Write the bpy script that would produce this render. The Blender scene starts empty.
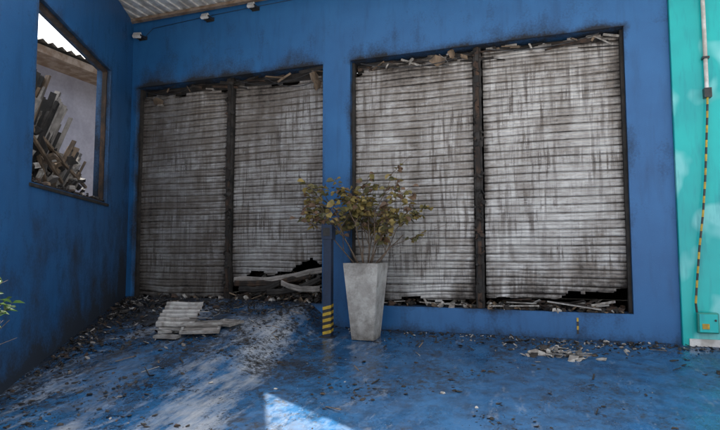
import bpy, math, random
from mathutils import Vector, Matrix, noise
random.seed(7)
R=random.random
def U(a,b): return a+(b-a)*random.random()
def NZ(x,y=0,z=0): return noise.noise(Vector((x,y,z)))      # ~-1..1
def FB(x,y=0,z=0,o=4): return noise.fractal(Vector((x,y,z)),0.8,2.0,o)
def cl(v,a=0.,b=1.): return max(a,min(b,v))
def ss(a,b,v):
    t=cl((v-a)/(b-a)); return t*t*(3-2*t)
scn=bpy.context.scene
scn.view_settings.view_transform='Standard'; scn.view_settings.look='None'; scn.view_settings.exposure=0

# ---------------------------------------------------------------- materials
class NT:
    def __init__(s,name):
        s.m=bpy.data.materials.new(name); s.m.use_nodes=True
        s.t=s.m.node_tree; s.b=s.t.nodes['Principled BSDF']; s.geo=s.t.nodes.new('ShaderNodeNewGeometry')
    def L(s,a,b): s.t.links.new(a,b)
    def noise(s,scale,stretch=(1,1,1),detail=3,rough=.6,off=(0,0,0)):
        mp=s.t.nodes.new('ShaderNodeMapping'); mp.inputs['Scale'].default_value=stretch; mp.inputs['Location'].default_value=off
        s.L(s.geo.outputs['Position'],mp.inputs['Vector'])
        n=s.t.nodes.new('ShaderNodeTexNoise'); n.inputs['Scale'].default_value=scale; n.inputs['Detail'].default_value=detail
        n.inputs['Roughness'].default_value=rough; s.L(mp.outputs[0],n.inputs['Vector']); return n.outputs['Fac']
    def rng(s,v,a,b,c=0.,d=1.):
        n=s.t.nodes.new('ShaderNodeMapRange'); s.L(v,n.inputs[0])
        for i,q in enumerate((a,b,c,d)): n.inputs[i+1].default_value=q
        return n.outputs[0]
    def math(s,op,a,b=None):
        n=s.t.nodes.new('ShaderNodeMath'); n.operation=op
        for i,q in enumerate((a,b)):
            if q is None: continue
            if isinstance(q,(int,float)): n.inputs[i].default_value=q
            else: s.L(q,n.inputs[i])
        return n.outputs[0]
    def mix(s,f,a,b):
        n=s.t.nodes.new('ShaderNodeMix'); n.data_type='RGBA'
        if isinstance(f,(int,float)): n.inputs[0].default_value=f
        else: s.L(f,n.inputs[0])
        for i,q in ((6,a),(7,b)):
            if isinstance(q,tuple): n.inputs[i].default_value=(*q,1)
            else: s.L(q,n.inputs[i])
        return n.outputs[2]
    def attr(s,name):
        n=s.t.nodes.new('ShaderNodeAttribute'); n.attribute_name=name; return n.outputs['Fac']
    def bump(s,h,st,dist=.01):
        n=s.t.nodes.new('ShaderNodeBump'); n.inputs['Strength'].default_value=st; n.inputs['Distance'].default_value=dist
        s.L(h,n.inputs['Height']); s.L(n.outputs[0],s.b.inputs['Normal'])
    def out(s,c,rough=.7,metal=0):
        if isinstance(c,tuple): s.b.inputs['Base Color'].default_value=(*c,1)
        else: s.L(c,s.b.inputs['Base Color'])
        if isinstance(rough,(int,float)): s.b.inputs['Roughness'].default_value=rough
        else: s.L(rough,s.b.inputs['Roughness'])
        s.b.inputs['Metallic'].default_value=metal
        return s.m
def mk(name,c1,c2,scale=5,lo=.4,hi=.6,rough=.75,bump=.2,stretch=(1,1,1),metal=0,soot=None):
    n=NT(name); f=n.noise(scale,stretch); c=n.mix(n.rng(f,lo,hi),c1,c2)
    fine=n.noise(scale*7)
    if soot:
        v=n.math('ADD',n.attr('soot'),n.math('MULTIPLY',n.math('SUBTRACT',n.noise(9),.5),1.1))
        v=n.math('ADD',v,n.math('MULTIPLY',n.math('SUBTRACT',n.noise(45),.5),.5))
        c=n.mix(n.rng(v,.2,.85),c,soot)
    c=n.mix(n.rng(fine,.3,.75,0,.35),c,tuple(q*.45 for q in c1))
    n.bump(fine,bump); return n.out(c,rough,metal)

def blue(name,c1,c2,sootc,rough=.5):
    n=NT(name)
    c=n.mix(n.rng(n.noise(1.6),.35,.65),c1,c2)
    c=n.mix(n.rng(n.noise(7,(1,1,.18),off=(3,1,2)),.50,.76,0,.5),c,tuple(q*.55 for q in c1))   # vertical grime runs
    c=n.mix(n.rng(n.noise(60),.62,.72,0,.4),c,tuple(q*1.5+.03 for q in c2))                   # chalky specks
    v=n.math('ADD',n.attr('soot'),n.math('MULTIPLY',n.math('SUBTRACT',n.noise(4,(1,1,.6)),.5),1.1))
    v=n.math('ADD',v,n.math('MULTIPLY',n.math('SUBTRACT',n.noise(38),.5),.6))
    f=n.rng(v,.22,.85)
    c=n.mix(f,c,sootc); n.bump(n.noise(90),.25,.004)
    return n.out(c,n.rng(f,0,1,rough,.9))
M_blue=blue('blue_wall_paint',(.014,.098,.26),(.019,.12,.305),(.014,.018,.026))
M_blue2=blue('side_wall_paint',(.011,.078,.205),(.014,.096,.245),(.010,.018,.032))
M_turq=NT('turquoise_paint')
_c=M_turq.mix(M_turq.rng(M_turq.noise(1.1),.4,.6),(.0,.36,.36),(.0,.44,.42))
_c=M_turq.mix(M_turq.rng(M_turq.noise(2.2,(1,1,.8),2,.4,(5,2,1)),.56,.62,0,.5),_c,(.3,.7,.7))
_c=M_turq.mix(M_turq.rng(M_turq.noise(14,(1,1,.15)),.52,.75,0,.5),_c,(.0,.2,.24))
M_turq=M_turq.out(_c,.35)
M_soot=mk('charred_black',(.012,.011,.010),(.035,.03,.026),8)
M_char=mk('charred_rust',(.02,.015,.012),(.09,.05,.03),9,lo=.45,hi=.7,rough=.85,stretch=(1,1,.5))
M_int=mk('sooty_interior',(.010,.010,.010),(.03,.028,.026),2)
M_conc=mk('pot_concrete',(.46,.45,.42),(.34,.325,.30),6,rough=.85,bump=.3,soot=(.10,.085,.07))
M_alu=mk('scorched_aluminium',(.42,.41,.39),(.20,.18,.16),9,rough=.5,bump=.2,stretch=(1,1,1),metal=.2)
M_plas=mk('plaster_chip',(.48,.46,.42),(.20,.17,.145),20)
M_wood=mk('scorched_wood',(.24,.17,.11),(.09,.065,.045),8,stretch=(1,1,.3))
M_tile=mk('grey_sheet',(.31,.285,.26),(.15,.135,.12),6)
M_white=mk('white_metal',(.7,.7,.68),(.42,.39,.35),5,rough=.5)
M_brown=mk('browned_steel',(.16,.10,.06),(.28,.22,.17),5)
M_lav=mk('pale_plaster',(.44,.44,.52),(.36,.36,.43),2)
M_yel=mk('yellow_tape',(.55,.37,.03),(.35,.23,.03),20,rough=.45)
M_blk=mk('black_plastic',(.015,.015,.016),(.03,.03,.03),20,rough=.4)
M_soil=mk('soil',(.05,.035,.025),(.02,.015,.01),30)
M_bark=mk('twig_bark',(.13,.09,.06),(.07,.05,.035),20)
M_bol=blue('blue_post_paint',(.010,.024,.055),(.012,.03,.07),(.01,.012,.018),.4)
def leafm(name,c1,c2):
    n=NT(name); c=n.mix(n.rng(n.noise(14),.35,.65),c1,c2)
    n.out(c,.5)
    tr=n.t.nodes.new('ShaderNodeBsdfTranslucent'); n.L(c,tr.inputs[0])
    ms=n.t.nodes.new('ShaderNodeMixShader'); ms.inputs[0].default_value=.3
    n.L(n.b.outputs[0],ms.inputs[1]); n.L(tr.outputs[0],ms.inputs[2])
    n.L(ms.outputs[0],n.t.nodes['Material Output'].inputs[0]); return n.m
M_l=[leafm('leaf_olive',(.16,.14,.045),(.22,.18,.06)),leafm('leaf_yellowed',(.34,.26,.08),(.27,.20,.07)),
     leafm('leaf_scorched',(.20,.12,.07),(.12,.075,.05)),leafm('leaf_dark',(.08,.08,.035),(.12,.11,.05))]
M_g=[leafm('leaf_green',(.05,.11,.02),(.08,.15,.03)),leafm('leaf_lime',(.18,.23,.04),(.24,.24,.05)),leafm('leaf_deep',(.025,.06,.015),(.045,.09,.02))]
M_glass=mk('lamp_lens',(.5,.5,.48),(.4,.4,.4),5,rough=.15)

# shutter material
n=NT('roller_shutter_paint')
base=n.mix(n.rng(n.noise(2.2,(1,1,1.4)),.36,.64),(.475,.475,.465),(.30,.29,.275))
base=n.mix(n.rng(n.noise(22,(.5,1,2.5)),.42,.72,0,.6),base,(.20,.18,.165))
drip=n.rng(n.noise(22,(1,1,.10),4,.6),.47,.60)
drip2=n.rng(n.noise(1.7,(1,1,1),3,.6,(4,4,4)),.36,.58)
base=n.mix(n.math('MULTIPLY',n.math('MULTIPLY',drip,drip2),.9),base,(.085,.070,.062))
pale=n.rng(n.noise(20,(1,1,.07),3,.6,(9,3,5)),.56,.66,0,.4)      # washed runs
base=n.mix(pale,base,(.56,.555,.54))
v=n.math('ADD',n.attr('rust'),n.math('MULTIPLY',n.math('SUBTRACT',n.noise(7,(1,1,2.2),4,.7),.5),1.6))
base=n.mix(n.rng(v,.25,.95,0,.88),base,(.145,.122,.102))
v=n.math('ADD',n.attr('soot'),n.math('MULTIPLY',n.math('SUBTRACT',n.noise(13,(1,1,1.6),4,.7),.5),1.2))  # soot, with the slat-gap shade painted into the same value
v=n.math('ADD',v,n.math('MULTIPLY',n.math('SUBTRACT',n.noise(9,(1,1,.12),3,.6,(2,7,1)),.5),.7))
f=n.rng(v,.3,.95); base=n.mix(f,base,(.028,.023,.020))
n.bump(n.noise(50),.3,.005)
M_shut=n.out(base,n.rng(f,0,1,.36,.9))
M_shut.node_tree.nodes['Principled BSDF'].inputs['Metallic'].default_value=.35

# ground material
n=NT('blue_painted_floor')
a_ash,a_soot,a_street,a_wet=[n.attr(q) for q in('ash','soot','street','wet')]
c=n.mix(n.rng(n.noise(1.3),.35,.65),(.018,.088,.205),(.024,.112,.25))
c=n.mix(n.rng(n.noise(6,(1,1,1),4,.7),.40,.66,0,.85),c,(.012,.038,.082))
c=n.mix(n.rng(n.noise(35),.6,.72,0,.6),c,(.12,.17,.25))
v=n.math('ADD',a_ash,n.math('MULTIPLY',n.math('SUBTRACT',n.noise(4.5,(1.8,.5,1),5,.72),.5),1.9))
c=n.mix(n.rng(v,.3,1.0,0,.9),c,(.36,.38,.40))
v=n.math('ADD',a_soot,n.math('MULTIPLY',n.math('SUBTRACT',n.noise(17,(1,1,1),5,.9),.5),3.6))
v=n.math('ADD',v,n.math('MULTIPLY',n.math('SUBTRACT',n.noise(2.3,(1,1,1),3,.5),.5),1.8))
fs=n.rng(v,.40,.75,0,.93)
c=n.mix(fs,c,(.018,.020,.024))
cs=n.mix(n.rng(n.noise(3),.4,.6),(.45,.43,.40),(.38,.36,.34))
c=n.mix(a_street,c,cs)
w=n.math('ADD',a_wet,n.math('MULTIPLY',n.math('SUBTRACT',n.noise(3,(1.4,.7,1),4,.65),.5),1.8))
n.bump(n.noise(40,(1,1,1),4,.7),.4,.006)
M_ground=n.out(c,n.rng(w,.25,.62,.58,.10))

# ---------------------------------------------------------------- mesh builder
class MB:
    def __init__(s): s.v=[];s.f=[];s.mi=[];s.at={}
    def add(s,vs,fs,mi=0):
        o=len(s.v); s.v+=[tuple(q) for q in vs]; s.f+=[tuple(i+o for i in q) for q in fs]; s.mi+=[mi]*len(fs)
    def box(s,x0,x1,y0,y1,z0,z1,mi=0,M=None):
        vs=[Vector((x,y,z)) for x in(x0,x1) for y in(y0,y1) for z in(z0,z1)]
        if M: vs=[M@q for q in vs]
        s.add(vs,[(0,1,3,2),(4,6,7,5),(0,4,5,1),(2,3,7,6),(0,2,6,4),(1,5,7,3)],mi)
    def beam(s,p,q,w,h,mi=0,up=Vector((0,0,1)),roll=0):
        p=Vector(p);q=Vector(q);d=(q-p); L=d.length; z=d.normalized()
        x=up.cross(z)
        if x.length<1e-3: x=Vector((1,0,0))
        x.normalize(); y=z.cross(x); m=Matrix((x,y,z)).transposed().to_4x4(); m.translation=p
        m=m@Matrix.Rotation(roll,4,'Z'); s.box(-w/2,w/2,-h/2,h/2,0,L,mi,m)
    def tube(s,pts,rad,seg=6,mi=0):
        pts=[Vector(p) for p in pts]; o=len(s.v); k=len(pts)
        for i,p in enumerate(pts):
            d=(pts[min(i+1,k-1)]-pts[max(i-1,0)]).normalized(); a=Vector((0,0,1)) if abs(d.z)<.9 else Vector((1,0,0))
            x=a.cross(d).normalized(); y=d.cross(x); r=rad[i] if isinstance(rad,(list,tuple)) else rad
            for j in range(seg):
                t=2*math.pi*j/seg; s.v.append(tuple(p+x*r*math.cos(t)+y*r*math.sin(t)))
        for i in range(k-1):
            for j in range(seg):
                s.f.append((o+i*seg+j,o+i*seg+(j+1)%seg,o+(i+1)*seg+(j+1)%seg,o+(i+1)*seg+j)); s.mi.append(mi)
        s.f.append(tuple(o+j for j in reversed(range(seg)))); s.mi.append(mi)
        s.f.append(tuple(o+(k-1)*seg+j for j in range(seg))); s.mi.append(mi)
    def chip(s,c,r,th,mi=0,tilt=.4,asp=1.):
        k=random.choice((4,5,5,6)); m=Matrix.Rotation(U(0,6.28),3,'Z')@Matrix.Rotation(U(-tilt,tilt),3,'X')@Matrix.Rotation(U(-tilt,tilt),3,'Y')
        c=Vector(c); vs=[]
        rr=[(r*U(.55,1.1),2*math.pi*(j+U(-.3,.3))/k) for j in range(k)]
        for h,q in((-.5,1.),(.5,U(.6,1))):
            for a,t in rr: vs.append(c+m@Vector((a*q*math.cos(t)*asp,a*q*math.sin(t),h*th)))
        s.add(vs,[tuple(reversed(range(k))),tuple(range(k,2*k))]+[(j,(j+1)%k,k+(j+1)%k,k+j) for j in range(k)],mi)
    def leaf(s,p,d,up,L,W,mi=0):
        d=d.normalized(); x=d.cross(up)
        if x.length<1e-3: x=Vector((1,0,0))
        x.normalize(); nrm=x.cross(d); f=W*.22; dr=L*U(-.02,.2)
        P=[p,p+d*L*.3+x*W*.42+nrm*f,p+d*L*.65+x*W*.46+nrm*(f-dr*.4),p+d*L-nrm*dr,p+d*L*.65-x*W*.46+nrm*(f-dr*.4),p+d*L*.3-x*W*.42+nrm*f,p+d*L*.45-nrm*dr*.2]
        s.add(P,[(0,1,6),(1,2,6),(2,3,6),(3,4,6),(4,5,6),(5,0,6)],mi)
    def build(s,name,mats,parent=None,smooth=False,bevel=0):
        me=bpy.data.meshes.new(name); me.from_pydata(s.v,[],s.f); me.polygons.foreach_set('material_index',s.mi)
        for m in (mats if isinstance(mats,list) else [mats]): me.materials.append(m)
        for k,a in s.at.items():
            q=me.attributes.new(k,'FLOAT','POINT'); q.data.foreach_set('value',a)
        if smooth: me.polygons.foreach_set('use_smooth',[True]*len(me.polygons))
        me.update(); ob=bpy.data.objects.new(name,me); scn.collection.objects.link(ob)
        if parent: ob.parent=parent
        if bevel:
            b=ob.modifiers.new('bevel','BEVEL'); b.width=bevel; b.segments=2
        return ob
def empty(name):
    e=bpy.data.objects.new(name,None); scn.collection.objects.link(e); e.empty_display_size=.2; return e

def gridbox(mb,x0,x1,y0,y1,z0,z1,step=.07,T=lambda v:v,soot=None,mi=0):
    """box whose faces are gridded, with per-vertex soot"""
    sl=mb.at.setdefault('soot',[])
    def face(o,u,v):
        nu=max(1,int(u.length/step)); nv=max(1,int(v.length/step)); b=len(mb.v)
        for i in range(nu+1):
            for j in range(nv+1):
                p=o+u*(i/nu)+v*(j/nv); mb.v.append(tuple(T(p))); sl.append(cl(soot(p)) if soot else 0.)
        for i in range(nu):
            for j in range(nv):
                a=b+i*(nv+1)+j; mb.f.append((a,a+nv+1,a+nv+2,a+1)); mb.mi.append(mi)
    X=Vector((x1-x0,0,0));Y=Vector((0,y1-y0,0));Z=Vector((0,0,z1-z0)); o=Vector((x0,y0,z0)); e=Vector((x1,y1,z1))
    face(o,X,Z);face(o,Z,Y);face(o,Y,X);face(e,-Z,-X);face(e,-Y,-Z);face(e,-X,-Y)

# ---------------------------------------------------------------- ground
def g(x,y):
    yy=cl(y,-8,0); z=.08*yy
    z+=.335*cl(1+yy/3.5)*(1-ss(-3.35,-2.75,x))
    return z
def frange(a,b,s):
    k=int(round((b-a)/s)); return [a+(b-a)*i/k for i in range(k+1)]
xs=[-300,-120,-60,-30,-18,-12,-9]+frange(-8,3.2,.05)+[4,6,9,14,25,50,120,300]
ys=[-300,-120,-60,-30,-18,-12,-9]+frange(-8,.2,.05)+[1,3,6,12,30,80,300]
mb=MB(); A={k:[] for k in('ash','soot','street','wet')}
for x in xs:
    for y in ys:
        near=-8<=x<=3.2 and -8<=y<=.2
        z=g(x,y)+(FB(x*1.2,y*1.2,3)*.008 if near else 0)
        if y>.1: z-=.06
        mb.v.append((x,y,z))
        left=1-ss(-3.6,-1.7,x+.25*y+.8*NZ(x*.6,y*.6,9))
        flow=FB(x*2.2+y*.5,y*.55,5)
        xc=-3.75-.28*y+.25*NZ(y*.9,3,1)      # washed water trail running down from the left doorway
        fan=math.exp(-((x-xc)/.30)**2)*ss(-.2,-.9,y)*ss(-5,-3.5,y)
        A['ash'].append(cl(.08+.26*left+.42*flow*(.35+.65*left)+.34*fan))
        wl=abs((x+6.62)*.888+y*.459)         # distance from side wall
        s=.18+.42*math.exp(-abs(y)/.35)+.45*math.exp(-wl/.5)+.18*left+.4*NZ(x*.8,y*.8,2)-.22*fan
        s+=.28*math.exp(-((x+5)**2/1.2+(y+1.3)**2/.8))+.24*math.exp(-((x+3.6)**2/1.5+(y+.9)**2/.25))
        A['soot'].append(cl(s)); A['street'].append(1. if (y<-5.2 or x<-7.6 or x>6 or y>3) else 0.)
        A['wet'].append(cl(.32+.2*left+.5*NZ(x*.7,y*.5,14)+.2*fan))
ny=len(ys)
for i in range(len(xs)-1):
    for j in range(ny-1):
        a=i*ny+j; mb.f.append((a,a+ny,a+ny+1,a+1)); mb.mi.append(0)
mb.at=A; mb.build('ground',M_ground,smooth=True)

# ---------------------------------------------------------------- shop building
shop=empty('burned_shop_building')
O=[(-6.52,-3.07,.32,3.86),(-2.64,.97,.32,3.86)]
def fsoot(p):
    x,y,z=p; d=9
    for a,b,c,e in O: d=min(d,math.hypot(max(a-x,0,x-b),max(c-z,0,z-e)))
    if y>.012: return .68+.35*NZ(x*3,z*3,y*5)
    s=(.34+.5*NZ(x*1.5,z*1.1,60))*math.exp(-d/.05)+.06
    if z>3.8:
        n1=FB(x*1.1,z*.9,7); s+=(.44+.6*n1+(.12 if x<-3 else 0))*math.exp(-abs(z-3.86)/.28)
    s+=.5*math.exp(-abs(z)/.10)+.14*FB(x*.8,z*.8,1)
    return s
mb=MB()
for a in[(-6.9,1.455,3.86,5.7),(-6.9,-6.52,-.3,3.86),(-3.07,-2.64,-.3,3.86),(.97,1.455,-.3,3.86),(-2.64,.97,-.3,.32),(-6.52,-3.07,-.3,.32)]:
    gridbox(mb,a[0],a[1],0,.30,a[2],a[3],soot=fsoot)
mb.build('facade_wall',M_blue,shop)
mb=MB()  # interior shell
mb.box(-6.9,1.45,4.2,4.35,-.3,5.2); mb.box(-7.05,-6.91,.3,4.35,-.3,5.2); mb.box(1.30,1.45,.31,4.19,-.3,5.2)
mb.box(-6.9,1.3,.31,4.19,.2,.30); mb.box(-6.9,1.3,.31,4.19,5.2,5.35)
for i in range(9): mb.beam((U(-6.4,.6),U(1,3),U(3.2,4.6)),(U(-6.4,.6),U(1,3.5),U(.5,3)),.07,.07)
mb.build('interior_shell',M_int,shop)
# canopy carried on out of view for shade, notch cut for the sun patch
pl=[(-7.05,-.004),(-7.05,-2.1),(-2.95,-2.1),(-3.81,-.67),(-1.95,-1.62),(3,-1.62),(3,-.004)]
mb=MB(); k=len(pl)
vs=[(x,y,5.03) for x,y in pl]+[(x,y,5.09) for x,y in pl]
mb.add(vs,[tuple(range(k)),tuple(reversed(range(k,2*k)))]+[(j,k+j,k+(j+1)%k,(j+1)%k) for j in range(k)])
for i in range(15):
    x=-6.6+i*.17; mb.box(x,x+.055,-2.07,-.01,5.005,5.029,0)
for i in range(15,26):
    x=-6.6+i*.17; mb.box(x,x+.055,-.64,-.01,5.005,5.029,0)
for y in(-.12,): mb.box(-6.6,-2.3,y-.04,y+.04,4.955,5.004,1)
mb.build('canopy_roof',[M_white,M_brown],shop)

# side wall (not square to the facade)
e=Vector((.4594,-.8882,0)).normalized(); on=Vector((-.8882,-.4594,0)).normalized()
C0=Vector((-6.62,0,0))
def TW(p): return C0+e*p.x+on*p.y+Vector((0,0,p.z))
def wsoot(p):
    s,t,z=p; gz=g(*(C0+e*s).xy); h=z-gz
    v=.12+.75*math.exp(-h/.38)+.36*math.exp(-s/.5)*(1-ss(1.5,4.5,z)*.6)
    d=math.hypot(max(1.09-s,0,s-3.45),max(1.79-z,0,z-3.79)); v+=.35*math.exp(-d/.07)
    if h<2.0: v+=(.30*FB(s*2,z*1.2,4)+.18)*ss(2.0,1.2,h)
    if t>.012 and 1<s<3.6 and 1.7<z<3.9: v=.7
    return v
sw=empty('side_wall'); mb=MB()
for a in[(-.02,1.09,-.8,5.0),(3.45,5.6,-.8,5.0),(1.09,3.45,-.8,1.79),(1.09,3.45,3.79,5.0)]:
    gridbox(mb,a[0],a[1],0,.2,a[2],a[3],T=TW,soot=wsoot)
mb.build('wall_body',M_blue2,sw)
mb=MB()
def wb(s0,s1,t0,t1,z0,z1,mi=0):
    vs=[TW(Vector((x,y,z))) for x in(s0,s1) for y in(t0,t1) for z in(z0,z1)]
    mb.add(vs,[(0,1,3,2),(4,6,7,5),(0,4,5,1),(2,3,7,6),(0,2,6,4),(1,5,7,3)],mi)
wb(1.093,1.13,.05,.11,1.80,3.78); wb(3.41,3.447,.05,.11,1.80,3.78); wb(1.13,3.41,.05,.11,1.793,1.82); wb(1.13,3.41,.05,.11,3.75,3.787)
wb(1.05,3.5,-.02,.0,1.74,1.775,1)
for i in range(60):
    s=U(1.1,3.4); mb.chip(TW(Vector((s,U(.0,.2),1.80+U(0,.05)))),U(.015,.06),U(.01,.03),random.choice((0,1)))
mb.build('burned_window_frame',[M_char,M_soot],sw)

# neighbouring house seen through the window
nh=empty('neighboring_house'); mb=MB()
mb.box(-13,-9,-4,7,-1,4.9); mb.build('house_walls',M_lav,nh)
mb=MB()
nseg=60
for i in range(nseg):     # corrugated sheet roof running along y
    y0=-4.4+i*.2
    vs=[(-8.35,y0,4.80),(-8.35,y0+.1,4.86),(-8.35,y0+.2,4.80),(-13.4,y0,6.1),(-13.4,y0+.1,6.16),(-13.4,y0+.2,6.1)]
    mb.add(vs,[(0,1,4,3),(1,2,5,4)])
mb.box(-9,-8.4,-4.3,7.4,4.62,4.76,1)
mb.build('house_roof',[M_tile,M_brown],nh)
# debris yard outside the window: collapsed corrugated roof sheets, rafters
mb=MB()
def W(s,t,z): return TW(Vector((s,t,z)))
def corr(p,q,width,mi):       # corrugated sheet strip from p to q
    p=Vector(p);q=Vector(q); z=(q-p).normalized(); x=e.copy()+Vector((0,0,U(-.2,.2))); x=(x-z*x.dot(z)).normalized(); y=z.cross(x)
    K=12; o=[]
    for r_ in range(5):
        u=r_/4
        for k_ in range(K+1):
            o.append(p.lerp(q,u)+x*((k_/K-.5)*width)+y*(.022*math.cos(k_*math.pi/1.5)+.04*NZ(u*2,k_*.2,p.x*3)))
    mb.add(o,[(r_*(K+1)+k_,r_*(K+1)+k_+1,(r_+1)*(K+1)+k_+1,(r_+1)*(K+1)+k_) for r_ in range(4) for k_ in range(K)],mi)
for i in range(16):
    s=1.2+2.1*i/16+U(-.06,.06); zt=2.45+.8*ss(1.3,2.7,s)+U(-.3,.15)
    corr(W(s+.3,U(.8,1.1),.6),W(s-.2+U(-.1,.1),U(.35,.6),zt),U(.22,.42),random.choice((0,0,0,3,2)))
for i in range(34):
    s=1.1+2.3*i/34+U(-.06,.06); zt=2.5+.75*ss(1.3,2.7,s)+U(-.35,.15)
    t=U(.33,.55); mb.beam(W(s+.35+U(-.15,.2),t+.5,.6),W(s-.25+U(-.2,.2),t-.05,zt),U(.03,.09),U(.02,.04),random.choice((0,1,3,3)),roll=U(0,3))
for i in range(11):
    z=1.9+i*.085; mb.beam(W(1.15+.03*i,.9,z-.1),W(2.5-.06*i,.75,z+.16),.10,.03,random.choice((2,0,3)),roll=.5)
for i in range(9): mb.beam(W(U(1,2),U(.3,.9),U(1.8,2.4)),W(U(2.4,3.4),U(.3,.8),U(1.9,3.0)),.035,.035,random.choice((1,3,3)))
mb.beam(W(3.4,.45,3.12),W(2.7,.5,3.22),.28,.04,3)
for i in range(520):
    s=U(.8,3.6); mb.chip(W(s,U(.3,1.4),U(1.2,2.35+.5*ss(1.5,3,s))),U(.04,.13),U(.02,.07),random.choice((0,1,2,3,3,3)),1.2)
mb.build('collapsed_roof_debris',[M_tile,M_wood,M_plas,M_soot])

# ---------------------------------------------------------------- shutters
def shutter(x0,x1,zb,zt,seed,tone=0.,bot=None,top=None,yb=.16,rag=.05):
    mb=MB(); S=[];Rr=[]
    pitch=.105; ns=int(3.75/pitch); nx=int((x1-x0)/.025)
    # interlocking flat slats: deep seam, two flat bands with a shallow rib line between
    prof=[(0,.012),(.05,-.004),(.11,-.011),(.44,-.012),(.52,-.005),(.60,-.012),(.90,-.011),(.96,-.004)]
    rows=[(i,f,dy) for i in range(ns) for f,dy in prof]
    for (i,f,dy) in rows:
        for k in range(nx+1):
            x=x0+(x1-x0)*k/nx; zz=.2+(i+f)*pitch
            sag=.018*NZ(x*.9,i*.14,seed)+.004*NZ(x*2,i*.9,seed+5)
            low=math.exp(-(zz-.3)/.5); hi=math.exp(-(3.85-zz)/.35)
            sag+=.035*low*NZ(x*1.6,i*.5,seed+2)-.06*hi*abs(NZ(x*1.3,i*.2,seed+12))
            y=yb+dy+.032*NZ(x*.9,zz*.6,seed+8)+.003*NZ(x*2,i*.8,seed+3)+.04*low*NZ(x*1.4,i*.3,seed+31)+.03*hi*NZ(x*1.9,i*.3,seed+32)
            mb.v.append((x,y,zz+sag))
            ed=min(x-x0,x1-x); tp=zt-zz; bt=zz-zb
            n1=FB(x*1.3,zz*.9,seed); n2=NZ(x*1.2,i*3.7,seed+4); n3=NZ(x*9,zz*.8,seed+6); n4=NZ(x*1.1,i*.9,seed+40)
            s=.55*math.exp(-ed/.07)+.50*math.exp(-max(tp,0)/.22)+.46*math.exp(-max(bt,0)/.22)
            s+=(.52+.5*n4 if f==0 else (.22+.3*n4 if f in(.05,.96) else (.16+.2*n4 if f==.52 else 0)))  # dark seam lines painted in to read as shade between the slats
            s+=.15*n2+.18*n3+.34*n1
            r=.26+tone+.5*n1+.3*n2+.25*n3+.45*math.exp(-max(tp,0)/.7)+.25*math.exp(-ed/.2)+(.25 if f<.1 or f>.9 else 0)+.2*math.exp(-max(bt,0)/.5)
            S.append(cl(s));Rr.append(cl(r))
    w=nx+1
    for j in range(len(rows)-1):
        i,f,_=rows[j]
        for k in range(nx):
            x=x0+(x1-x0)*(k+.5)/nx; z=.2+(i+f)*pitch
            b=bot(x) if bot else zb; t=top(x) if top else zt
            b+=rag*NZ(x*5,0,seed+1); t+=.07*NZ(x*4,1,seed+1)
            if z<b or z>t: continue
            if f==0 and NZ(x*2.5,i*1.9,seed+11)>.60: continue       # opened seam
            if NZ(x*3.0,z*5.0,seed+21)>.80-.25*math.exp(-(t-z)/.3)-.25*math.exp(-(z-b)/.25): continue
            a=j*w+k; mb.f.append((a,a+1,a+w+1,a+w)); mb.mi.append(0)
    mb.at={'soot':S,'rust':Rr}  # soot channel also carries the painted seam shade
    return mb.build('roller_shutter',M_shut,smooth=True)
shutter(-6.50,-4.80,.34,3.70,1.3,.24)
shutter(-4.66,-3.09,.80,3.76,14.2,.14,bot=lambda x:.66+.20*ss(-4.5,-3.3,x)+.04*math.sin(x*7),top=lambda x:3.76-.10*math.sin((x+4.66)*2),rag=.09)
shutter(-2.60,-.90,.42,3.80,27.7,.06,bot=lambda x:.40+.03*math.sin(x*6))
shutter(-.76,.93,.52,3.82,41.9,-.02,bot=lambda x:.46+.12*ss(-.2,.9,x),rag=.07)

# guide rails / mullions / roller housings
mb=MB()
for x in(-4.73,-.83):
    for i in range(36):
        z0=.325+i*.098; o=.012*NZ(i*.7,x); q=.012*NZ(i*1.7,x+4)
        mb.box(x-.055+o,x+.05+q,.10+o,.20,z0,z0+.098,1); mb.box(x-.028+q,x+.022+o,.075+q,.099+o,z0,z0+.098,0 if NZ(i*.5,x)>-.1 else 1)
    for i in range(60):
        z=U(.4,3.8); mb.chip((x+U(-.06,.06),.07,z),U(.02,.06),.012,random.choice((0,1,1)),1.4)
for x in(-6.50,-3.09,-2.62,.95):
    mb.box(x-.018,x+.018,.09,.19,.325,3.85,1)
for a,b in((-6.48,-3.11),(-2.6,.93)):
    mb.tube([(a,.42,3.66),(b,.42,3.66)],.11,12,1)
    mb.box(a,b,.22,.28,3.72,3.85,1)
    for i in range(34):   # twisted flashing and remains below the lintel
        x=U(a,b-.3); z=3.84-U(0,.14); mb.beam((x,.13+U(-.05,.05),z),(x+U(.1,.5),.12+U(-.06,.05),z+U(-.08,.05)),U(.01,.05),.006,random.choice((0,1,1)),roll=U(0,3))
mb.build('shutter_guide_rails',[M_char,M_soot],shop)
mb=MB()
for (x,z,r) in((-6.15,3.62,.12),(-6.1,3.53,.08),(-3.22,3.68,.13),(-3.2,3.58,.10),(-2.1,3.74,.06),(-1.75,3.77,.07),(-1.35,3.75,.10),(-1.15,3.78,.10),(-1.0,3.74,.07),(-.55,3.8,.04),(.4,3.8,.05)):
    mb.chip((x,.08,z),r,.02,0 if R()<.6 else 1,1.3,1.3)
for i in range(14):
    x=random.choice((U(-6.3,-3.2),U(-2.5,.8))); z=3.82
    mb.beam((x,.1,z),(x+U(-.3,.35),.08+U(-.03,.05),z-U(.02,.14)),.03,.008,random.choice((0,1,1)),roll=U(0,3))
mb.build('lintel_remains',[M_plas,M_wood],shop)
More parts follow.
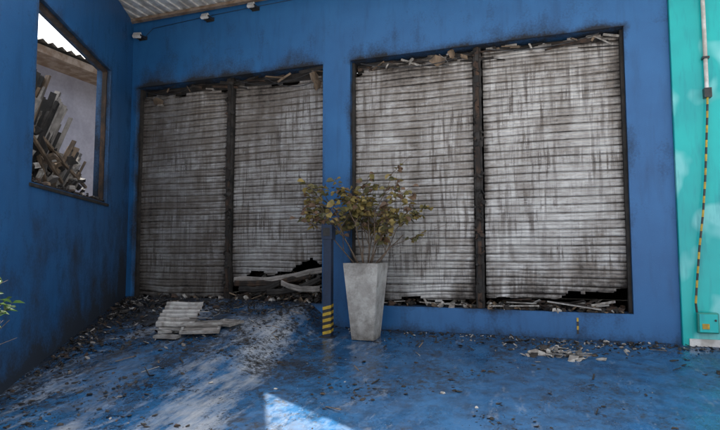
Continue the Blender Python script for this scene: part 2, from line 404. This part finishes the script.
# wires hanging below lintel
mb=MB()
for (xa,za,xb,zb,sg) in((-4.6,3.8,-3.2,3.82,.14),(-4.1,3.8,-3.3,3.62,.1),(-2.5,3.82,-1.0,3.75,.1),(-.7,3.8,.7,3.83,.08),(-6.4,3.8,-5.4,3.8,.1)):
    mb.tube([(xa+(xb-xa)*t/12,.07,za+(zb-za)*t/12-sg*4*(t/12)*(1-t/12)) for t in range(13)],.007,5)
mb.build('burned_cables',M_blk)
# rubble inside the openings
mb=MB()
for i in range(860):
    x=random.choice((U(-4.6,-3.15),U(-4.6,-3.15),U(-4.6,-3.15),U(-4.6,-3.15),U(-2.55,-.9),U(-.75,.9),U(-.75,.9),U(-6.4,-4.8))); 
    h=.42 if -4.65<x<-3.1 else .09
    y=U(.02,.85) if h>.2 else U(.02,.5); mb.chip((x,y,.335+U(0,h)*cl(y*2.0)),U(.015,.08),U(.005,.04),random.choice((0,0,1,1,1,2,3,4) if h>.2 else (0,0,0,1,1,2,4)),1.0)
for i in range(110):
    x=U(-4.6,-3.4); y=U(.05,.8); mb.beam((x,y,.34+U(0,.42)*cl(y*2)),(x+U(-.3,.5),y+U(-.1,.3),.34+U(0,.42)*cl(y*2+.3)),U(.008,.03),U(.006,.02),random.choice((0,0,1,1,4,4,3)),roll=U(0,3))
for i in range(22):
    x=U(-.7,.6); mb.beam((x,U(.03,.35),.335+U(.01,.1)),(x+U(.1,.5),U(.03,.4),.335+U(0,.14)),U(.015,.05),.008,random.choice((0,0,1,1,2,3)),roll=U(0,3))
for i in range(8):
    x=U(-2.2,-1.0); mb.beam((x,U(.03,.3),.335+U(.01,.05)),(x+U(.1,.4),U(.03,.3),.335+U(0,.1)),U(.03,.05),.008,random.choice((0,2,3)))
mb.beam((.0,.06,.44),(.62,.04,.36),.09,.012,3); mb.beam((-.72,.05,.36),(-.1,.08,.38),.06,.012,2)
mb.build('opening_rubble',[M_soot,M_char,M_plas,M_alu,M_wood])
# drooping torn slats below 2nd shutter
mb=MB()
for k,(xa,za,xb,zb,mi) in enumerate(((-4.62,.63,-3.12,.80,0),(-4.60,.58,-3.3,.70,1),(-4.5,.50,-3.8,.60,2),(-4.0,.46,-3.12,.66,2),(-3.75,.60,-3.12,.54,0))):
    N=30; o=[]
    for t in range(N+1):
        u=t/N; x=xa+(xb-xa)*u; z=za+(zb-za)*u-.05*math.sin(math.pi*u)+.02*NZ(u*4,k*2.3)+(.03 if u>.55 else 0)*(u-.55)*2*(k%2)
        y=.12-.02*k+.05*NZ(u*3,k+5); tw=.45*NZ(u*3,k*3)
        for a_,b_ in((.010,.045),(-.004,.030),(-.006,.004),(.002,0),(-.006,-.004),(-.004,-.030),(.010,-.045)):
            o.append((x,y+a_*math.cos(tw)-b_*math.sin(tw),z+a_*math.sin(tw)+b_*math.cos(tw)))
    mb.add(o,[(7*i+j,7*i+j+1,7*i+j+8,7*i+j+7) for i in range(N) for j in range(6)],mi)
mb.build('torn_shutter_slats',[M_tile,M_char,M_soot])

# ---------------------------------------------------------------- turquoise building
tb=empty('turquoise_building'); mb=MB()
mb.box(1.458,6,-.06,4,-.5,5.9); mb.build('painted_wall',M_turq,tb,bevel=.01)
mb=MB(); mb.box(1.52,6,-.085,-.063,-.2,.075); mb.build('wall_base_strip',M_white,tb)
mb=MB()
mb.tube([(1.80,-.10,6),(1.80,-.10,2.95)],.022,10,0)
for z in(3.3,4.1,4.9): mb.box(1.765,1.835,-.13,-.063,z,z+.025,1)
mb.box(1.765,1.84,-.14,-.063,2.84,2.95,1)
P=[Vector(q) for q in((1.80,-.11,2.84),(1.785,-.12,2.6),(1.765,-.12,2.3),(1.74,-.11,1.9),(1.70,-.12,1.5),(1.65,-.11,1.1),(1.61,-.11,.7),(1.588,-.12,.48),(1.6,-.12,.33))]
pts=[]
for i in range(len(P)-1):
    n_=max(1,int((P[i+1]-P[i]).length/.04))
    pts+=[P[i].lerp(P[i+1],j/n_) for j in range(n_)]
for i in range(len(pts)-1): mb.tube([pts[i],pts[i+1]],.012,8,2 if i%4<2 else 1)
mb.build('electrical_conduit',[M_white,M_blk,M_yel])
jb=empty('junction_box')
mb=MB(); mb.box(1.59,1.80,-.16,-.088,.15,.38,0); mb.build('box_body',mk('teal_box',(.02,.22,.18),(.03,.3,.22),8,rough=.4),jb,bevel=.012)
mb=MB(); mb.box(1.605,1.785,-.172,-.161,.165,.365,0); mb.box(1.63,1.70,-.178,-.173,.2,.26,1); mb.tube([(1.76,-.175,.3),(1.76,-.185,.3)],.012,10,2); mb.build('box_lid',[M_turq,M_yel,M_blk],jb,bevel=.003)
# striped tape stub at the sill
mb=MB()
for i in range(4): mb.box(.335,.357,-.010,-.003,.06+i*.05,.106+i*.05,i%2)
mb.build('hazard_tape',[M_blk,M_yel])

# flood lights on the facade
def flood(x,z,sc=1,rot=0):
    E=empty('flood_light'); mb=MB(); M=Matrix.Translation((x,-.16,z))@Matrix.Rotation(rot,4,'Z')@Matrix.Rotation(-.5,4,'X')@Matrix.Scale(sc,4)
    mb.box(-.10,.10,-.035,.03,-.07,.07,0,M)
    for i in range(6): mb.box(-.09+i*.034,-.08+i*.034,.031,.055,-.06,.06,0,M)
    mb.box(-.085,.085,-.042,-.036,-.055,.055,1,M)
    mb.build('lamp_housing',[M_white,M_glass],E,bevel=.004)
    mb=MB(); mb.box(-.118*sc+x,-.105*sc+x,-.17,-.01,z-.02,z+.01); mb.box(.105*sc+x,.118*sc+x,-.17,-.01,z-.02,z+.01); mb.box(x-.12*sc,x+.12*sc,-.015,-.003,z-.03,z+.03)
    mb.build('lamp_bracket',M_blk,E)
flood(-5.06,4.83,.6); flood(-4.22,4.88,.55); flood(-6.40,4.70,.65,.3)
mb=MB(); mb.tube([(-6.4,-.01,4.7),(-6.2,-.012,4.85),(-5.06,-.012,4.90),(-4.22,-.012,4.92),(-2.5,-.012,4.94)],.004,6); mb.build('lamp_cable',M_blk)

# ---------------------------------------------------------------- potted shrub
ps=empty('potted_shrub'); px,py=-2.21,-.55; pz=g(px,py)-.005
def frust(mb,cx,cy,z0,z1,h0,h1,mi=0,N=10):
    sl=mb.at.setdefault('soot',[])
    o=len(mb.v)
    for i in range(N+1):
        t=i/N; h=h0+(h1-h0)*t; z=z0+(z1-z0)*t
        for (a,b) in((-1,-1),(0,-1),(1,-1),(1,0),(1,1),(0,1),(-1,1),(-1,0)):
            mb.v.append((cx+a*h,cy+b*h,z)); sl.append(cl(.24+.6*math.exp(-abs(z-z0)/.09)+.25*math.exp(-abs(z1-z)/.06)+.3*NZ(a*2+z*3,b)))
    for i in range(N):
        for j in range(8): mb.f.append((o+i*8+j,o+i*8+(j+1)%8,o+(i+1)*8+(j+1)%8,o+(i+1)*8+j)); mb.mi.append(mi)
    return o
mb=MB(); a=frust(mb,px,py,pz,pz+.97,.145,.232)
b=frust(mb,px,py,pz+.90,pz+.97,.185,.197,N=1)
mb.f.append(tuple(a+j for j in reversed(range(8)))); mb.mi.append(0)
for j in range(8):
    mb.f.append((a+80+j,a+80+(j+1)%8,b+8+(j+1)%8,b+8+j)); mb.mi.append(0)
mb.build('tapered_pot',M_conc,ps)
mb=MB(); mb.box(px-.19,px+.19,py-.19,py+.19,pz+.85,pz+.91)
for i in range(120): mb.chip((px+U(-.17,.17),py+U(-.17,.17),pz+.915),U(.008,.03),.01,0,.8)
mb.build('potting_soil',M_soil,ps)
mbS=MB();mbL=MB(); ends=[]
zt=pz+.92
random.seed(23)
LIM=None
def grow(p,d,L,r,depth):
    n_=5; pts=[p.copy()]; q=p.copy(); dd=d.normalized()
    for i in range(n_):
        dd=(dd+Vector((U(-.16,.16),U(-.16,.16),U(-.10,.10)))).normalized(); q=q+dd*L/n_; pts.append(q.copy())
    if LIM and (pts[-1]-LIM[0]).length>LIM[1]: return
    mbS.tube(pts,[r*(1-.5*i/n_) for i in range(n_+1)],6)
    if depth==0:
        for i,pp in enumerate(pts[1:],1): ends.append((pp,dd,i))
        return
    if depth==1:
        for pp in pts[3:]: ends.append((pp,dd,2))
    for c in range(random.choice((2,3,3))):
        i=random.randint(2,n_); az=U(0,6.28); sp=U(.5,1.05)
        nd=(dd+sp*Vector((math.cos(az),math.sin(az),U(-.25,.3)))).normalized(); grow(pts[i],nd,L*U(.55,.78),r*.55,depth-1)
for i,(ax,ay) in enumerate(((-.7,-.1),(-.35,.25),(-.12,-.3),(.12,.1),(.4,-.2),(.72,.1),(.02,.35),(1.0,-.1),(-1.0,.1),(.3,.3),(-.5,-.2))):
    grow(Vector((px+ax*.13,py+ay*.2,zt)),Vector((ax,ay*.8,1.05)),U(.55,.78),.011,2)
cx,cz=px-.04,pz+1.70
for (p,d,i) in ends:
    if p.z<zt+.16 : continue
    if ((p.x-cx)/.88)**2+((p.z-cz)/.68)**2+((p.y-py)/.75)**2>1.1: continue
    for k in range(random.choice((1,2,2,3))):
        az=U(0,6.28); dd=Vector((math.cos(az),math.sin(az),U(-.8,.4)))
        L=U(.06,.115)
        mi=random.choices((0,1,2,3),(3,3,2.4,1.8))[0]
        mbL.leaf(p+dd*.015,dd,Vector((U(-.9,.9),U(-1.2,.3),.8)),L,L*.85,mi)
mbS.build('stems',M_bark,ps,True); mbL.build('leaves',M_l,ps)

# green shrub at the left edge
random.seed(5)
gs=empty('green_shrub'); gx,gy=-3.82,-4.55; gz=g(gx,gy); mbS=MB();mbL=MB();ends=[]
LIM=(Vector((gx,gy,.70)),.46)
for i in range(22):
    az=U(0,6.28); grow(Vector((gx+U(-.05,.05),gy+U(-.05,.05),gz+.32)),Vector((math.cos(az)*.25,math.sin(az)*.25,1)),U(.45,.74),.007,2 if i%3 else 1)
for (p,d,i) in ends:
    if (p-Vector((gx,gy,.80))).length>.36: continue
    for k in range(2):
        az=U(0,6.28); dd=Vector((math.cos(az),math.sin(az),U(-.2,.8))); L=U(.06,.10)
        mbL.leaf(p,dd,Vector((U(-.4,.4),U(-.4,.4),1)),L,L*.6,random.choices((0,1,2),(3,1.6,2.0))[0])
LIM=None
mbS.build('stems',M_bark,gs,True); mbL.build('leaves',M_g,gs)
mb=MB(); a=frust(mb,gx,gy,gz-.01,gz+.33,.12,.16); mb.f.append(tuple(a+80+j for j in range(8))); mb.mi.append(0); mb.build('square_pot',M_conc,gs)

# ---------------------------------------------------------------- bollard
bo=empty('bollard'); bx,by=-2.72,-.60; bz=g(bx,by)
mb=MB(); mb.at={'soot':[]}
def bsoot(p): return .25+.3*math.exp(-(p.z-bz)/.15)
gridbox(mb,bx-.055,bx+.055,by-.045,by+.045,bz-.02,bz+1.36,.12,soot=bsoot)
mb.build('post',M_bol,bo)
mb=MB(); mb.at={'soot':[]}
gridbox(mb,bx-.075,bx+.075,by-.065,by+.06,bz+1.28,bz+1.47,.05,soot=lambda p:.35)
mb.build('post_head',M_bol,bo,bevel=.012)
mb=MB(); mb.box(bx-.05,bx+.05,by-.072,by-.066,bz+1.32,bz+1.43,0); mb.box(bx-.1,bx+.1,by-.09,by+.09,bz-.01,bz+.012,0)
mb.build('post_fittings',M_blk,bo,bevel=.003)
mb=MB()
for i in range(9):
    z0=bz+.03+i*.040; mi=i%2
    vs=[(bx-.058,by-.048,z0),(bx+.058,by-.048,z0+.03),(bx+.058,by+.048,z0+.045),(bx-.058,by+.048,z0+.02)]
    vs+=[(q[0],q[1],q[2]+.040) for q in vs]
    mb.add(vs,[(0,1,5,4),(1,2,6,5),(2,3,7,6),(3,0,4,7)],mi)
mb.build('hazard_stripes',[M_yel,M_blk],bo)

# ---------------------------------------------------------------- loose debris
random.seed(77)
mb=MB()
def ok(x,y): 
    return ((x+6.62)*.888+y*.459)>.03 and y<-.02
cnt=0
while cnt<11500:
    x=U(-6.6,2.6); y=-abs(U(0,1)**1.25*5.1)
    if not ok(x,y): continue
    wl=(x+6.62)*.888+y*.459
    dn=.03+.40*math.exp(-wl/.6)+.45*math.exp(-abs(y)/.35)+.26*(1-ss(-4.2,-2.2,x))+.55*NZ(x*1.4,y*1.4,31)+.4*NZ(x*4,y*4,3)
    if R()>dn: continue
    cnt+=1; r=.0025+.007*R()**2.5+ (.03*R()**12)
    mb.chip((x,y,g(x,y)+r*.2),r,r*U(.1,.4),random.choices((0,1,2,3),(14,2,.22,.25))[0],.35,U(.6,1.8))
mb.build('ash_debris',[M_soot,M_char,M_plas,M_tile])
mb=MB()
def heap(cx,cy,rx,ry,n_,h,r0,r1,mi):
    for i in range(n_):
        x=random.gauss(cx,rx); y=random.gauss(cy,ry)
        if not ok(x,y): continue
        d=math.exp(-((x-cx)/rx)**2/2-((y-cy)/ry)**2/2); r=r0+(r1-r0)*R()**1.8
        mb.chip((x,y,g(x,y)+.006+U(0,h)*d),r,U(.003,.012),random.choice(mi),.7,U(.7,2.2))
for s in range(14):
    q=C0+e*(.25+s*.24); heap(q.x+.24,q.y,.16,.16,30,.035,.006,.035,(0,0,0,0,0,0,1,1,3))
heap(-4.5,-1.6,.5,.3,170,.04,.008,.035,(0,0,0,0,1,3))
heap(-5.7,-.55,.45,.3,190,.09,.01,.06,(0,0,0,0,1,1,2,3))
heap(-4.2,-.35,.5,.2,140,.05,.01,.04,(0,0,0,1))
heap(.10,-.80,.17,.11,70,.05,.012,.075,(2,2,3,3,0)); heap(.30,-.45,.4,.15,80,.02,.01,.04,(0,0,2,3))
heap(-1.3,-.2,.8,.08,110,.02,.006,.03,(0,0,0,2)); heap(.8,-.2,.5,.08,80,.02,.006,.03,(0,0,0,2))
heap(-5.6,-2.0,.2,.2,22,.04,.02,.05,(2,3,0))
mb.build('debris_heaps',[M_soot,M_char,M_plas,M_tile])
mb=MB()
for i in range(110):
    x=U(-6.2,1.6) if i%2 else U(-6,-3); y=-U(.05,3.0) if i%3 else -U(.05,1.2)
    if not ok(x,y): continue
    az=U(0,6.28); L=U(.05,.20); x2=x+math.cos(az)*L; y2=y+math.sin(az)*L
    if not ok(x2,y2): continue
    mb.beam((x,y,g(x,y)+.008),(x2,y2,g(x2,y2)+.01+U(0,.02)),U(.005,.016),.005,random.choice((0,0,0,0,1,2)))
for i in range(8):
    x=U(-.1,.3); y=U(-.95,-.7); az=U(-.6,.6); L=U(.1,.25); mb.beam((x,y,g(x,y)+.03),(x+math.cos(az)*L,y+math.sin(az)*L,g(x,y)+.04),.02,.006,random.choice((1,2)))
mb.build('charred_splinters',[M_soot,M_wood,M_alu])
# fallen shutter curtain pieces
def curtain(cx,cy,w,l,rz,tilt,z,seed,pitch=.075):
    mb=MB(); N=int(l/pitch)*4; K=10; m=Matrix.Translation((cx,cy,z))@Matrix.Rotation(rz,4,'Z')@Matrix.Rotation(tilt,4,'X')
    for i in range(N+1):
        for k in range(K+1):
            f=(i%4)/4; mb.v.append(tuple(m@Vector(((k/K-.5)*w+.03*NZ(i//4*2.1,0,seed),i/N*l-l/2,.024*math.sin(math.pi*f)-(.02 if f==0 else 0)+.02*NZ(k*.2,i*.08,seed)))))
    for i in range(N):
        for k in range(K):
            a=i*(K+1)+k; mb.f.append((a,a+1,a+K+2,a+K+1)); mb.mi.append(0 if i%4!=3 else 1)
    ob=mb.build('fallen_shutter_piece',[M_alu,M_char])
    so=ob.modifiers.new('t','SOLIDIFY'); so.thickness=.004
    return ob
curtain(-4.45,-1.36,.48,.52,.35,.50,g(-4.45,-1.36)+.18,3)
curtain(-4.40,-1.46,.46,.40,.6,.15,g(-4.4,-1.46)+.045,8)
mb=MB()
def slab(cx,cy,w,l,t,rz,tx,z,mi):
    M=Matrix.Translation((cx,cy,z))@Matrix.Rotation(rz,4,'Z')@Matrix.Rotation(tx,4,'X')
    mb.box(-w/2,w/2,-l/2,l/2,0,t,mi,M)
    for q in(-w/2,w/2-.03): mb.box(q,q+.03,-l/2,l/2,t+.001,t+.018,0,M)
    for q in(-l/2,l/2-.03): mb.box(-w/2+.031,w/2-.031,q,q+.03,t+.001,t+.018,0,M)
slab(-4.0,-1.55,.46,.34,.012,.5,.2,g(-4.0,-1.55)+.06,1)
slab(-3.85,-1.22,.34,.26,.012,-.2,.1,g(-3.85,-1.22)+.03,1)
slab(-4.3,-1.80,.3,.12,.012,.1,.05,g(-4.3,-1.8)+.02,1)
for i in range(7): # loose slats on the stack
    x=U(-4.6,-4.2); y=U(-1.75,-1.3); mb.beam((x,y,g(x,y)+.05+.02*i),(x+U(.3,.5),y+U(-.1,.25),g(x,y)+.06+.02*i),.05,.008,i%2,roll=U(-.3,.3))
mb.build('fallen_metal_panel',[M_alu,M_tile])

# ---------------------------------------------------------------- light, sky, camera
el=math.radians(65); hd=Vector((-.55,.835)).normalized()
sd=Vector((hd.x*math.cos(el),hd.y*math.cos(el),math.sin(el)))
w=bpy.data.worlds.new('World'); scn.world=w; w.use_nodes=True
nt=w.node_tree
sk=nt.nodes.new('ShaderNodeTexSky'); sk.sky_type='NISHITA'; sk.sun_disc=False; sk.sun_elevation=el; sk.sun_rotation=math.atan2(hd.x,hd.y)
sk.air_density=.8; sk.dust_density=5.0; sk.ozone_density=.5
hs=nt.nodes.new('ShaderNodeHueSaturation'); hs.inputs['Saturation'].default_value=.3      # hazy, near-white sky
bg=nt.nodes['Background']; nt.links.new(sk.outputs[0],hs.inputs['Color']); nt.links.new(hs.outputs[0],bg.inputs[0]); bg.inputs[1].default_value=.56
ld=bpy.data.lights.new('sun','SUN'); ld.energy=11; ld.angle=math.radians(.5); ld.color=(1,.95,.87)
lo=bpy.data.objects.new('sun',ld); lo.rotation_euler=sd.to_track_quat('Z','Y').to_euler(); lo.location=(0,0,12); scn.collection.objects.link(lo)
cd=bpy.data.cameras.new('camera'); cd.lens=26.5; cd.sensor_width=36; cd.clip_end=1000; cd.clip_start=.05
co=bpy.data.objects.new('camera',cd); co.location=(0,-7.1,1.05); co.rotation_euler=(math.radians(94.1),0,math.radians(19.3)); scn.collection.objects.link(co); scn.camera=co
